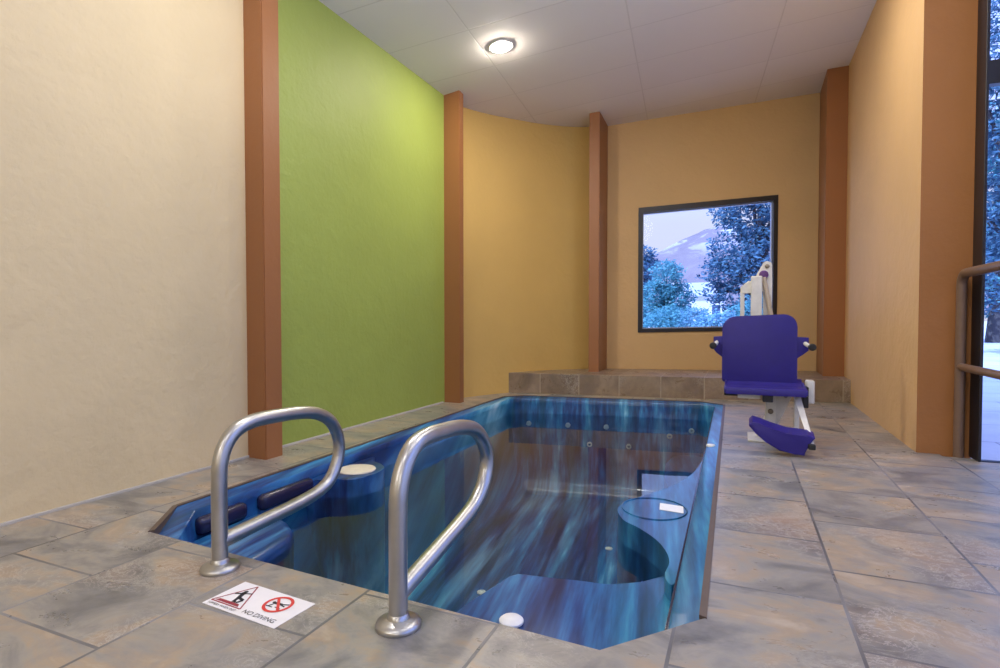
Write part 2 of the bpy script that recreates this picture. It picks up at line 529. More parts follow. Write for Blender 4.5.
# tall glazed front at the right, beside the jamb, and glazing down the far side
YF, XS = 3.947, 4.2
def zt(x): return zc(x) + .01
sf = BM()
box(sf, (1.24, YF, 0), (1.256, 4.12, zt(1.24)), .003)                                # post beside the jamb
for xx in (2.25, 3.22, 4.16):
    box(sf, (xx - .025, YF, 0), (xx + .025, YF + .06, zt(xx)), .003)
box(sf, (1.25, YF, 2.107), (4.16, YF + .06, 2.237), .003)                            # transom
box(sf, (1.25, YF + .01, -.002), (4.16, YF + .05, .005), .002)                       # threshold
w2 = obj('window_2', sf, M['black_frame'], kind='structure')
xs = [1.256, 2.225, 2.275, 3.195, 3.245, 4.135]
for k in range(0, 6, 2):
    for z0, z1 in ((.005, 2.107), (2.237, zt(xs[k]) - .01)):
        bm = BM(); box(bm, (xs[k], YF + .03, z0), (xs[k + 1], YF + .036, z1))
        obj('window_pane', bm, M['glass'], parent=w2)
sf = BM()
for yy in (2.6, 1.2, -.2, -1.6, -2.96):
    box(sf, (XS - .02, yy - .025, 0), (XS + .04, yy + .025, zt(XS)), .003)
box(sf, (XS - .02, -2.98, 2.107), (XS + .04, YF, 2.237), .003)
w3 = obj('window_3', sf, M['black_frame'], kind='structure')
ys = [3.94, 2.625, 2.575, 1.225, 1.175, -.175, -.225, -1.575, -1.625, -2.935]
for k in range(0, 10, 2):
    for z0, z1 in ((.005, 2.107), (2.237, zt(XS) - .01)):
        bm = BM(); box(bm, (XS + .005, ys[k + 1], z0), (XS + .011, ys[k], z1))
        obj('window_pane', bm, M['glass'], parent=w3)

# ------------------------------------------------------------------ swim spa
spa = thing('swim_spa', 'long blue marbled swim spa with chamfered corners sunk in the tiled floor', 'pool', (-1.17, 3.5, -1.0))
# the front edge and the front right corner tuck under the overhanging deck tiles
SHELL = [(-1.965, 1.31), (-.259, 1.232), (-.081, 1.434), (-.0812, 1.60)] + POOL[3:]
NS = len(SHELL)
bm = BM()
loops = []
for d, z in ((.012, -.001), (.03, -.006), (.083, -.014), (.089, -.022), (.091, -.06), (.10, -.165), (.125, -.30), (.15, -.55), (.19, -.80), (.25, -.90), (.33, -.94)):
    loops.append([bm.verts.new((x, y, min(z, -.049 + z * .2) if i < 3 else z)) for i, (x, y) in enumerate(offset_poly(SHELL, d))])
for A, B in zip(loops, loops[1:]):
    for i in range(NS):
        j = (i + 1) % NS
        bm.faces.new([A[i], A[j], B[j], B[i]])
bm.faces.new(loops[-1])
cs = [e for e in bm.edges if len(e.link_faces) == 2 and abs(e.verts[0].co.z - e.verts[1].co.z) > .001 and (e.verts[0].co - e.verts[1].co).length < .5]
bmesh.ops.bevel(bm, geom=cs, offset=.03, segments=3, affect='EDGES', clamp_overlap=True)
obj('shell', bm, M['pool'], spa, smooth=40)

def smooth_outline(pts, k=5):
    P = [Vector((x, y, 0)) for x, y in pts]; n = len(P); out = []
    for i in range(n):
        a, b, c, d = P[i - 1], P[i], P[(i + 1) % n], P[(i + 2) % n]
        for j in range(k):
            t = j / k
            q = .5 * ((2 * b) + (c - a) * t + (2 * a - 5 * b + 4 * c - d) * t * t + (3 * b - a - 3 * c + d) * t ** 3)
            out.append((q.x, q.y))
    return out
def moulded(name, pts, ztop, label=None, round_=True, zb=-.93, bev=.03):
    P = smooth_outline(pts) if round_ else pts
    bm = BM()
    prism(bm, [(x, y, ztop) for x, y in P], (0, 0, zb - ztop), bev=bev, seg=4)
    return obj(name, bm, M['pool'], spa, smooth=50, label=label)
# right-hand platform with its S-shaped face
moulded('platform', [(-.19, 3.80), (-.205, 3.62), (-.235, 3.30), (-.30, 3.045), (-.375, 2.875), (-.44, 2.751), (-.492, 2.65), (-.503, 2.53), (-.452, 2.405), (-.374, 2.335), (-.292, 2.235), (-.243, 2.133), (-.222, 2.04), (-.225, 1.93), (-.19, 1.88), (-.175, 2.1), (-.17, 3.0)], -.06)
# front right corner seat
moulded('corner_seat', [(-.84, 1.34), (-.80, 1.60), (-.76, 1.84), (-.735, 1.875), (-.69, 1.885), (-.52, 1.875), (-.40, 1.89), (-.29, 1.96), (-.225, 2.10), (-.19, 2.12), (-.165, 1.50), (-.275, 1.305)], -.115, round_=False)
# entry steps beside it
moulded('entry_step', [(-1.42, 1.38), (-.82, 1.36), (-.78, 1.80), (-1.40, 1.82)], -.42, round_=False, bev=.02)
moulded('entry_step', [(-1.74, 1.39), (-.82, 1.36), (-.86, 2.06), (-1.70, 2.08)], -.64, round_=False, bev=.02)
# front left seat
moulded('corner_seat', [(-2.10, 1.57), (-1.94, 1.39), (-1.74, 1.38), (-1.70, 1.54), (-1.74, 1.80), (-1.80, 1.89), (-1.90, 1.96), (-2.0, 1.98), (-2.125, 2.0)], -.12, round_=False)
# bench deep on the right
moulded('bench', [(-.19, 3.9), (-.24, 4.1), (-.5, 4.5), (-.6, 5.2), (-.5, 5.66), (-.22, 5.6), (-.19, 5.0)], -.5)
# left pedestal with the round lid
moulded('pedestal', [(-2.13, 2.35), (-2.06, 2.40), (-1.92, 2.47), (-1.875, 2.61), (-1.92, 2.75), (-2.06, 2.83), (-2.13, 2.90)], -.062, zb=-.93, bev=.015)
bm = BM(); lathe(bm, [(.103, 0), (.106, .006), (.103, .011), (.09, .014), (.0, .015)], (-2.012, 2.612, -.0635))
obj('filter_lid', bm, M['lid'], spa, smooth=40, label='cream round lid on the left side of the pool')
# round lid outline on the right platform
bm = BM()
ring = []
for k in range(48):
    t = 2 * PI * k / 48
    ring.append((-.352 + .142 * math.cos(t), 2.607 + .150 * math.sin(t), -.0585))
tube(bm, ring + [ring[0]], .0035, 8, caps=False)
obj('platform_ring', bm, M['pool'], spa, smooth=60)
bm = BM()  # flat white rectangle laid inside the ring
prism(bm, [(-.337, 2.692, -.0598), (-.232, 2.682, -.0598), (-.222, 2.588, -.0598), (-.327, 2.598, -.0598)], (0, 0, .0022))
obj('white_patch', bm, M['cap'], spa, label='white rectangular patch inside the ring on the right platform')
# navy neck pillows on the left wall
for (y0, y1) in ((1.66, 1.92), (2.0, 2.36)):
    bm = BM(); box(bm, (-2.15, y0, -.125), (-2.09, y1, -.045), .028, 5)
    obj('neck_pillow', bm, M['pillow_step_shade'], spa, smooth=60)
# dark navy strip painting the shade of the step inside the right rim
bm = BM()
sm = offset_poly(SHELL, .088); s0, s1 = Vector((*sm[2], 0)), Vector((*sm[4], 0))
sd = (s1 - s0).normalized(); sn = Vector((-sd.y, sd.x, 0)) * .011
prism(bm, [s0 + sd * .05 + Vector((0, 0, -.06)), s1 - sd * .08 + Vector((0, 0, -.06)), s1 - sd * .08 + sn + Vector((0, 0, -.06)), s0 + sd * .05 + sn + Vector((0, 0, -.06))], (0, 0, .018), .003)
obj('step_shade_strip', bm, M['pillow_step_shade'], spa, smooth=40, label='dark navy strip for the shade of the step along the rim')
# white control caps on the rim
for (x, y, z, r) in ((-.625, 1.545, -.1155, .037), (-.165, 3.83, -.018, .028)):
    bm = BM(); lathe(bm, [(r * .8, 0), (r * .8, .005), (r, .006), (r, .012), (r * .85, .017), (0, .019)], (x, y, z), 32)
    obj('air_control_cap', bm, M['cap'], spa, smooth=40, label='white round control cap on the rim')
# jets
for x, z in ((-2.0, -.27), (-1.6, -.27), (-1.22, -.27), (-1.38, -.45), (-1.0, -.45), (-.62, -.33), (-.42, -.27)):
    yb = 5.535 + (x + 2.10) * (.265 / 1.755) - .135 - (.012 if z < -.4 else 0)
    bm = BM(); lathe(bm, [(.026, 0), (.026, .01), (.016, .014), (.012, .006), (0, .006)], (x, yb + .012, z), 20, axis=(.15, -1, 0))
    obj('jet', bm, M['jet'], spa, smooth=40)
for x, y in ((-1.16, 2.1), (-1.5, 3.2), (-.9, 4.2)):
    bm = BM(); lathe(bm, [(.028, 0), (.028, .01), (.018, .014), (.012, .006), (0, .006)], (x, y, -.943), 20)
    obj('jet', bm, M['jet'], spa, smooth=40)

bm = BM()
f = face(bm, [(x, y, -.165) for x, y in offset_poly(SHELL, .098)])
f.normal_update()
if f.normal.z < 0: f.normal_flip()
obj('water', bm, M['water'], kind='stuff', label='calm clear water filling the blue swim spa', cat='water', recalc=False)

# ------------------------------------------------------------------ grab rails
def grab_rail(px, ctrl, base, label):
    t = thing('grab_rail', label, 'handrail', (px, base, 0), 'stainless grab rails at the front edge of the pool')
    post = [(px, base, .004 + .03 * k) for k in range(9)]
    pts = [Vector(p) for p in post] + spline([(px, y, z) for y, z in ctrl], 8)
    bm = BM(); tube(bm, pts, .0245, 24)
    obj('rail', bm, M['steel'], t, smooth=50)
    bm = BM(); lathe(bm, [(.058, 0), (.060, .006), (.057, .013), (.045, .019), (.030, .024), (.0265, .034), (.0245, .036)], (px, base, 0), 40)
    obj('floor_flange', bm, M['steel'], t, smooth=45)
grab_rail(-1.528, [(1.282, .272), (1.286, .335), (1.308, .395), (1.352, .437), (1.42, .455), (1.52, .456), (1.64, .450), (1.74, .430), (1.82, .383), (1.862, .305), (1.858, .225), (1.812, .155), (1.74, .122), (1.62, .106), (1.44, .096), (1.285, .088)], 1.282,
          'left stainless steel looped grab rail beside the warning sticker')
grab_rail(-.814, [(1.224, .272), (1.230, .355), (1.258, .418), (1.305, .458), (1.37, .470), (1.46, .468), (1.57, .460), (1.68, .434), (1.755, .375), (1.782, .305), (1.755, .235), (1.68, .182), (1.58, .153), (1.45, .127), (1.33, .104), (1.226, .084)], 1.224,
          'nearer stainless steel looped grab rail, right of the warning sticker')

# ------------------------------------------------------------------ warning sticker
sA, sB, sD = Vector((-1.391, 1.106, 0)), Vector((-1.102, 1.085, 0)), Vector((-1.399, 1.247, 0))
SW, SH = .29, .142
su = (sB - sA).normalized(); sv = Vector((-su.y, su.x, 0))
def st(a, b, z=.0018): return sA + su * a + sv * b + Vector((0, 0, z))
sign = thing('warning_sticker', 'white floor sticker with slip warning triangle and no diving symbol', 'sign', tuple(sA + su * SW / 2 + sv * SH / 2))
bm = BM(); prism(bm, [st(0, 0, .0002), st(SW, 0, .0002), st(SW, SH, .0002), st(0, SH, .0002)], (0, 0, .0012)); obj('sheet', bm, M['sign_white'], sign)
def flat(name, polys, mat, z=.0018, parent=sign):
    bm = BM()
    for P_ in polys: prism(bm, [st(a, b, z) for a, b in P_], (0, 0, .0004))
    return obj(name, bm, mat, parent)
def bar(a, b, w):
    a, b = Vector(a), Vector(b); d = (b - a).normalized(); n = Vector((-d.y, d.x)) * w / 2
    return [tuple(a + n), tuple(b + n), tuple(b - n), tuple(a - n)]
def disc(c, r, n=16): return [(c[0] + r * math.cos(2 * PI * k / n), c[1] + r * math.sin(2 * PI * k / n)) for k in range(n)]
T1, T2, T3 = (.008, .024), (.128, .024), (.064, .136)
flat('triangle', [bar(T1, T2, .004), bar(T2, T3, .004), bar(T3, T1, .004)], M['sign_dark_red'])
flat('wet_floor_mark', [[(.018, .029), (.112, .029), (.104, .040), (.026, .040)]], M['sign_dark_red'], .0020)
flat('slipping_figure', [disc((.060, .098), .0065), bar((.059, .094), (.070, .064), .013), bar((.070, .066), (.094, .060), .009), bar((.094, .060), (.088, .042), .008),
                         bar((.070, .062), (.075, .042), .010), bar((.062, .088), (.088, .098), .005), bar((.060, .088), (.038, .078), .006), bar((.075, .045), (.086, .043), .006)], M['sign_black'], .0022)
# no-diving ring, two bars and diver
CX, CY, CR = .202, .090, .043
bm = BM(); n = 48
for r0, r1 in ((CR - .009, CR),):
    A = [bm.verts.new(st(CX + r0 * math.cos(2 * PI * k / n), CY + r0 * math.sin(2 * PI * k / n), .0026)) for k in range(n)]
    B = [bm.verts.new(st(CX + r1 * math.cos(2 * PI * k / n), CY + r1 * math.sin(2 * PI * k / n), .0026)) for k in range(n)]
    for k in range(n): bm.faces.new([A[k], B[k], B[(k + 1) % n], A[(k + 1) % n]])
obj('prohibition_ring', bm, M['sign_red'], sign)
flat('prohibition_bar', [bar((CX - .027, CY + .027), (CX + .027, CY - .027), .008)], M['sign_red'], .0025)
flat('diving_figure', [disc((CX - .020, CY + .004), .005), bar((CX - .016, CY + .002), (CX + .010, CY + .004), .009), bar((CX + .010, CY + .004), (CX + .030, CY + .012), .005),
                       bar((CX - .014, CY - .002), (CX - .020, CY - .016), .004), bar((CX + .006, CY + .002), (CX + .026, CY - .002), .004),
                       bar((CX - .028, CY - .018), (CX - .004, CY - .018), .003), bar((CX + .002, CY - .014), (CX + .024, CY - .016), .003)], M['sign_black'], .0020)
def text(name, body, a, b, size, mat):
    cu = bpy.data.curves.new(name, 'FONT'); cu.body = body; cu.size = size; cu.align_x = 'CENTER'
    to = bpy.data.objects.new(name, cu); COL.objects.link(to)
    bpy.context.view_layer.update()
    me = to.evaluated_get(bpy.context.evaluated_depsgraph_get()).to_mesh()
    bm = BM(); bm.from_mesh(me); to.to_mesh_clear()
    bpy.data.objects.remove(to)
    for v in bm.verts: v.co = st(a + v.co.x, b + v.co.y, .0022)
    obj(name, bm, mat, sign)
text('no_diving_text', 'NO DIVING', .206, .014, .0235, M['sign_black'])
text('slippery_text', 'SLIPPERY WHEN WET', .068, .008, .0118, M['sign_black'])

# ------------------------------------------------------------------ pool lift
lift = thing('pool_lift', 'white pool lift with violet blue seat and footrest beside the pool', 'pool lift', (.17, 4.12, 0))
bm = BM(); box(bm, (.055, 4.02, .0), (.235, 4.30, .014), .004); obj('base_plate', bm, M['lift_white'], lift)
# lower column: plate leaning to the right, plus a short upright bracket
bm = BM()
prism(bm, [(.105, 4.17, .012), (.205, 4.17, .012), (.345, 4.17, .345), (.245, 4.17, .345)], (0, .07, 0), .006)
prism(bm, [(.155, 4.11, .012), (.225, 4.11, .012), (.222, 4.11, .30), (.162, 4.11, .30)], (0, .03, 0), .004)
obj('lower_column', bm, M['lift_white'], lift)
bm = BM(); lathe(bm, [(.017, 0), (.017, .012), (.011, .016), (0, .017)], (.192, 4.11, .195), 24, axis=(0, -1, 0)); obj('bolt', bm, M['bolt'], lift, smooth=40)
bm = BM(); lathe(bm, [(.013, 0), (.013, .012), (.008, .016), (0, .017)], (.285, 4.17, .295), 24, axis=(0, -1, 0)); obj('bolt', bm, M['bolt'], lift, smooth=40)
# seat bracket tying column and mast together behind the back rest
bm = BM()
box(bm, (.06, 4.24, .30), (.36, 4.30, .40), .008)
box(bm, (.07, 4.26, .30), (.215, 4.33, .62), .008)
obj('seat_bracket', bm, M['lift_white'], lift)
# mast rising behind the seat
bm = BM()
box(bm, (.068, 4.31, .55), (.140, 4.37, 1.108), .006)
obj('mast', bm, M['lift_white'], lift)
bm = BM()
box(bm, (.000, 4.33, .60), (.028, 4.36, 1.035), .005)
prism(bm, [(.010, 4.325, .985), (.075, 4.325, .99), (.075, 4.325, 1.075), (.052, 4.325, 1.075), (.008, 4.325, 1.04)], (0, .03, 0), .004)
obj('side_strut', bm, M['lift_white'], lift)
# rounded ear plate
bm = BM()
ear = [(.095, 1.07), (.105, 1.125)] + [(.172 + .032 * math.cos(a), 1.182 + .032 * math.sin(a)) for a in [2.5 - k * .35 for k in range(9)]] + [(.205, 1.05), (.203, .60), (.15, .60), (.15, 1.0)]
prism(bm, [(x, 4.375, z) for x, z in ear], (0, .02, 0), .003)
obj('ear_plate', bm, M['lift_white'], lift)
bm = BM(); lathe(bm, [(.015, 0), (.015, .01), (0, .014)], (.172, 4.375, 1.178), 24, axis=(0, -1, 0)); obj('bolt', bm, M['bolt'], lift, smooth=40)
bm = BM(); lathe(bm, [(.018, 0), (.029, .006), (.030, .02), (.022, .03), (0, .033)], (.150, 4.372, 1.118), 28, axis=(0, -1, 0)); obj('knob', bm, M['knob'], lift, smooth=40)
bm = BM(); tube(bm, [(.150, 4.35, 1.10), (.196, 4.345, .845), (.24, 4.34, .58)], .015, 20); obj('actuator', bm, M['actuator'], lift, smooth=50)
# seat pan
bm = BM()
def rrect(x0, x1, z0, z1, r, k=6, bottom_r=None):
    out = []
    rb = bottom_r if bottom_r is not None else r
    for cx, cz, a0, rr in ((x1 - r, z1 - r, 0, r), (x0 + r, z1 - r, PI / 2, r), (x0 + rb, z0 + rb, PI, rb), (x1 - rb, z0 + rb, 1.5 * PI, rb)):
        for i in range(k + 1):
            a = a0 + PI / 2 * i / k; out.append((cx + rr * math.cos(a), cz + rr * math.sin(a)))
    return out
# profile (y,z) of the pan: front lip rolled down, rear rising into the back rest
prof = [(3.845, .330), (3.842, .352), (3.850, .370), (3.875, .378), (3.95, .372), (4.06, .370), (4.13, .382), (4.165, .41), (4.165, .385), (4.13, .350), (4.06, .335), (3.95, .333), (3.87, .330)]
A = [bm.verts.new((-.090, y, z)) for y, z in prof]; B = [bm.verts.new((.385, y, z)) for y, z in prof]
fa = bm.faces.new(A); fb = bm.faces.new(B[::-1])
for i in range(len(prof)): bm.faces.new([A[i], B[i], B[(i + 1) % len(prof)], A[(i + 1) % len(prof)]])
bmesh.ops.bevel(bm, geom=list(set(fa.edges) | set(fb.edges)), offset=.010, segments=3, affect='EDGES')
obj('seat_pan', bm, M['seat'], lift, smooth=40)
# back rest: rounded panel, top slightly lower at the left
bm = BM()
pts = rrect(-.112, .348, .375, .832, .085, 7, .02)
pts = [(x, z - .010 * (.118 - x) / .23 * (1 if z > .6 else 0)) for x, z in pts]
prism(bm, [(x, 4.135 + .05 * max(0, z - .4), z) for x, z in pts], (0, .035, 0), .012, 4)
obj('backrest', bm, M['seat'], lift, smooth=40)
for sx, xe, xi in ((-1, -.168, -.10), (1, .415, .335)):
    bm = BM()
    prism(bm, [(xi, 4.155, .535), (xi + sx * .05, 4.155, .575), (xe, 4.155, .600), (xe, 4.155, .685), (xi, 4.155, .69)], (0, .02, 0), .006)
    obj('arm_bracket', bm, M['seat'], lift, smooth=40)
    xa = (xe + sx * .002 - sx * .022)
    bm = BM(); tube(bm, [(xa, 4.155, .645), (xa, 4.05, .640), (xa + sx * .01, 3.90, .634)], .0135, 18); ar = obj('armrest', bm, M['lift_white'], lift, smooth=50)
    bm = BM(); lathe(bm, [(.012, 0), (.021, .004), (.022, .03), (.017, .04), (0, .043)], (xa + sx * .01, 3.90, .634), 24, axis=(sx * .05, -1, 0)); obj('end_cap', bm, M['black'], ar, smooth=40)
# hardware under the seat
bm = BM(); box(bm, (.135, 3.87, .285), (.195, 3.95, .332), .005); obj('seat_clamp', bm, M['black'], lift)
bm = BM(); box(bm, (-.09, 3.90, .312), (-.01, 4.10, .331), .004); obj('seat_mount', bm, M['black'], lift)
bm = BM(); box(bm, (-.01, 3.92, .296), (.125, 3.98, .326), .004); obj('cross_bar', bm, M['lift_white'], lift)
bm = BM(); box(bm, (.372, 4.05, .235), (.408, 4.13, .37), .006); obj('hinge_block', bm, M['black'], lift)
bm = BM(); box(bm, (.40, 4.14, .25), (.452, 4.22, .405), .012, 3); obj('battery_box', bm, M['lift_white'], lift, smooth=40)
# hangers and footrest
bm = BM()
prism(bm, [(.310, 3.98, .335), (.350, 3.98, .335), (.402, 3.655, .075), (.376, 3.655, .075)], (0, .02, .008), .003); obj('footrest_hanger', bm, M['lift_white'], lift)
bm = BM(); box(bm, (.322, 4.0, .06), (.352, 4.03, .335), .005); obj('rear_hanger', bm, M['lift_white'], lift)
bm = BM()
# trough-shaped footrest: tilted down to the right
up = [(.056, .178), (.074, .200), (.118, .186), (.175, .164), (.262, .139), (.325, .128), (.366, .140), (.405, .122)]
dn = [(.352, .052), (.352, .016), (.300, .022), (.222, .034), (.148, .080), (.090, .130), (.056, .168)]
ft = [(x, 3.66 + .0 * z, z - .006) for x, z in up + dn]
prism(bm, ft, (0, .11, .022), .008, 3)
obj('footrest', bm, M['seat'], lift, smooth=35)
bm = BM(); box(bm, (.368, 3.63, .055), (.405, 3.67, .085), .005); obj('hanger_foot', bm, M['black'], lift)

# ------------------------------------------------------------------ taupe guard rail at the storefront
gr = thing('guard_rail', 'taupe two-bar metal guard rail in front of the tall glass at the right', 'railing', (1.18, 4.045, 0))
bm = BM()
zr = 1.068
arc = [(1.18, 4.045 - .07 + .07 * math.cos(a), zr - .07 + .07 * math.sin(a)) for a in [PI / 2 * k / 8 for k in range(9)]]
tube(bm, [(1.18, 4.045, 0), (1.18, 4.045, .5)] + arc + [(1.18, 3.0, zr), (1.18, 1.75, zr)], .026, 22)
obj('top_rail', bm, M['rail'], gr, smooth=50)
bm = BM(); tube(bm, [(1.18, 4.05, .528), (1.18, 3.0, .528), (1.18, 1.75, .528)], .022, 20); obj('lower_rail', bm, M['rail'], gr, smooth=50)
bm = BM(); tube(bm, [(1.18, 1.75, 0), (1.18, 1.75, zr)], .026, 22); obj('post', bm, M['rail'], gr, smooth=50)

# ------------------------------------------------------------------ ceiling downlight
LX, LY = -1.829, 4.288
ln = Vector((.113, 0, -1)).normalized()          # downwards normal of the ceiling
lc = Vector((LX, LY, zc(LX)))
dl = thing('ceiling_downlight', 'lit round recessed downlight in the white panelled ceiling', 'ceiling light', tuple(lc))
bm = BM(); lathe(bm, [(.100, -.002), (.102, .004), (.095, .010), (.077, .008), (.075, .001), (.075, -.002)], lc, 40, axis=ln); obj('trim_ring', bm, plain('white_trim_ring', (.8, .78, .75), .4), dl, smooth=40)
s_ = NT('lit_lens'); s_.b.inputs['Emission Color'].default_value = (1, .90, .76, 1); s_.b.inputs['Emission Strength'].default_value = 640
bm = BM(); lathe(bm, [(.074, .0005), (.074, .006), (.066, .016), (.045, .025), (.02, .029), (0, .030)], lc, 32, axis=ln); obj('lens', bm, s_.m, dl, smooth=40)

# ------------------------------------------------------------------ outdoors
s_ = NT('pale_paving')
p = s_.pos()
c = s_.ramp(s_.noise(p, .8, 6, .7), [(.3, (.52, .52, .56)), (.7, (.74, .74, .78))])
wv = s_.n('ShaderNodeTexBrick', Vector=p); wv.inputs['Scale'].default_value = 1; wv.inputs['Brick Width'].default_value = 1.6; wv.inputs['Row Height'].default_value = .8; wv.inputs['Mortar Size'].default_value = .006
c = s_.mix(wv.outputs['Fac'], c, (.28, .28, .34))
s_.base(c, .8)
bm = BM()
G = [(4.27, -12), (40, -12), (260, 60), (260, 420), (-260, 420), (-260, 60), (-20, 7.62), (1.10, 7.62), (1.10, 4.035), (4.27, 4.035)]
g2 = bm.faces.new([bm.verts.new((x, y, -.03)) for x, y in G])
obj('ground', bm, s_.m, kind='structure')

def leaf_mat(name, a, b):
    s = NT(name)
    oi = s.n('ShaderNodeNewGeometry')
    c = s.ramp(oi.outputs['Random Per Island'], [(0, a), (1, b)])
    s.base(c, .55, 0, .3)
    tl = s.n('ShaderNodeBsdfTranslucent'); s.set(tl.inputs[0], c)
    mx = s.n('ShaderNodeMixShader'); mx.inputs[0].default_value = .35
    s.t.links.new(s.b.outputs[0], mx.inputs[1]); s.t.links.new(tl.outputs[0], mx.inputs[2]); s.t.links.new(mx.outputs[0], s.out.inputs[0])
    return s.m
M['leaf_dark'] = leaf_mat('blue_green_leaves', (.04, .105, .19), (.14, .27, .38))
M['leaf_teal'] = leaf_mat('teal_leaves', (.06, .24, .30), (.18, .44, .48))
M['leaf_pale'] = leaf_mat('pale_teal_leaves', (.12, .30, .42), (.30, .52, .62))
M['bark'] = plain('grey_bark', (.07, .06, .07), .9)

def tree(name, x, y, trunk_h, blobs, n, size, leaf, label, seed, cat='tree', group=None):
    rnd = random.Random(seed)
    t = thing(name, label, cat, (x, y, -.03), group)
    bm = BM()
    zt = max(b[2] for b in blobs)
    r0 = .035 * zt + .04
    tube(bm, [(x, y, -.03), (x + .05, y, trunk_h * .6), (x - .04, y, trunk_h), (x, y, zt)], [r0, r0 * .8, r0 * .65, r0 * .2], 10)
    for b in blobs:
        c0 = Vector((x, y, trunk_h * .8 + rnd.random() * .3)); c1 = Vector((x + b[0], y + b[1], b[2]))
        tube(bm, [c0, (c0 + c1) / 2 + Vector((0, 0, .15)), c1], [r0 * .4, r0 * .3, r0 * .1], 6)
    obj('trunk', bm, M['bark'], t, smooth=60)
    bm = BM()
    vol = [b[3] * b[4] for b in blobs]; tot = sum(vol)
    for b, w in zip(blobs, vol):
        # leaf sprays: little clusters scattered through the blob's outer shell
        m = int(n * w / tot); k = 0
        while k < m:
            d = Vector((rnd.gauss(0, 1), rnd.gauss(0, 1), rnd.gauss(0, 1))).normalized()
            rr = rnd.uniform(.35, 1.05) ** .6
            c = Vector((x + b[0] + d.x * b[3] * rr, y + b[1] + d.y * b[3] * rr, b[2] + d.z * b[4] * rr))
            for q in range(9):
                p = c + Vector((rnd.gauss(0, 1), rnd.gauss(0, 1), rnd.gauss(0, .7))) * size * 1.3
                if p.z < 0: continue
                a = Vector((rnd.gauss(0, 1), rnd.gauss(0, 1), rnd.gauss(0, .6))).normalized()
                u = a.orthogonal().normalized(); s2 = size * rnd.uniform(.6, 1.3)
                v1 = bm.verts.new(p - a * s2); v2 = bm.verts.new(p + u * s2 * .45); v3 = bm.verts.new(p + a * s2); v4 = bm.verts.new(p - u * s2 * .45)
                bm.faces.new([v1, v2, v3, v4])
            k += 9
    me = bpy.data.meshes.new('foliage'); bmesh.ops.translate(bm, verts=bm.verts[:], vec=-t.location); bm.to_mesh(me); bm.free()
    me.materials.append(leaf)
    o = bpy.data.objects.new('foliage', me); COL.objects.link(o); o.parent = t

# behind the picture window
tree('broadleaf_tree', .62, 21, 2.0, [(0, 0, 4.6, 1.4, 1.3), (-.55, .2, 3.2, 1.15, 1.0), (.3, -.2, 2.6, 1.5, 1.1), (-.3, 0, 5.6, 1.0, .9), (.9, .3, 4.4, 1.2, 1.4), (-1.0, 0, 2.5, .9, .7), (-.9, .2, 4.6, .7, .6), (.6, 0, 6.2, 1.0, .9), (-.5, 0, 1.5, .9, .6), (-1.35, .1, 1.75, .55, .4), (.6, 0, 1.3, 1.0, .8)], 15000, .085, M['leaf_dark'],
     'tall dark blue-green tree filling the right half of the picture window', 1)
tree('broadleaf_tree', -2.45, 21, 1.2, [(0, 0, 2.25, .62, .75), (-.35, 0, 1.7, .6, .6), (.35, .1, 1.6, .6, .55), (.1, 0, 1.0, .8, .5), (-.3, 0, .9, .7, .5)], 7000, .065, M['leaf_teal'],
     'bright teal rounded tree in the left half of the picture window', 2)
tree('broadleaf_tree', -3.75, 24, 1.5, [(0, 0, 3.0, .62, .45), (-.2, 0, 2.3, .6, .6), (.1, 0, 3.5, .4, .4)], 2600, .08, M['leaf_dark'],
     'dark branch-tipped tree at the left edge of the picture window', 3)
bx = [(-3.3, 19, 1.35), (-2.1, 17.4, 1.15), (-1.45, 19.4, 1.2), (-.65, 17.4, 1.0), (.25, 19.2, 1.5)]
bl = ['leftmost of the low teal shrubs at the bottom of the picture window', 'second low teal shrub from the left at the foot of the picture window',
      'middle one of the five low shrubs at the foot of the picture window', 'fourth low shrub from the left at the foot of the picture window', 'low shrub behind the lift seat at the foot of the picture window']
for i, (x, y, h) in enumerate(bx):
    tree('shrub', x, y, .3, [(0, 0, h * .55, .55, h * .5), (.25, 0, h * .7, .35, h * .35), (-.3, .1, h * .5, .35, h * .4)], 2600, .05, M['leaf_pale'] if i in (2, 3) else M['leaf_teal'], bl[i], 20 + i, 'shrub', 'shrubs outside the picture window')
# seen through the storefront
tree('broadleaf_tree', 6.3, 17.0, 2.4, [(0, 0, 4.5, 1.8, 1.8), (-.9, .2, 3.3, 1.2, 1.1), (.7, 0, 6.2, 1.7, 1.7), (-.5, 0, 7.4, 1.3, 1.2), (.6, .5, 3.0, 1.4, 1.2), (-.9, 0, 5.8, 1.1, 1.2), (-.7, 0, 1.9, 1.0, 1.0), (.2, 0, 8.8, 1.4, 1.2)], 15000, .085, M['leaf_dark'],
     'tall blue-green tree outside the tall glass at the right', 4)
tree('broadleaf_tree', 8.6, 26.0, 2.0, [(0, 0, 5, 2.4, 2.4), (-1.6, 0, 3.4, 2.0, 1.6), (1, 0, 7.5, 2.2, 2.0), (-1.4, 0, 2.0, 1.6, 1.3), (-.8, 0, 7, 1.6, 1.6)], 8000, .13, M['leaf_teal'],
     'paler teal tree farther off outside the tall glass at the right', 5)

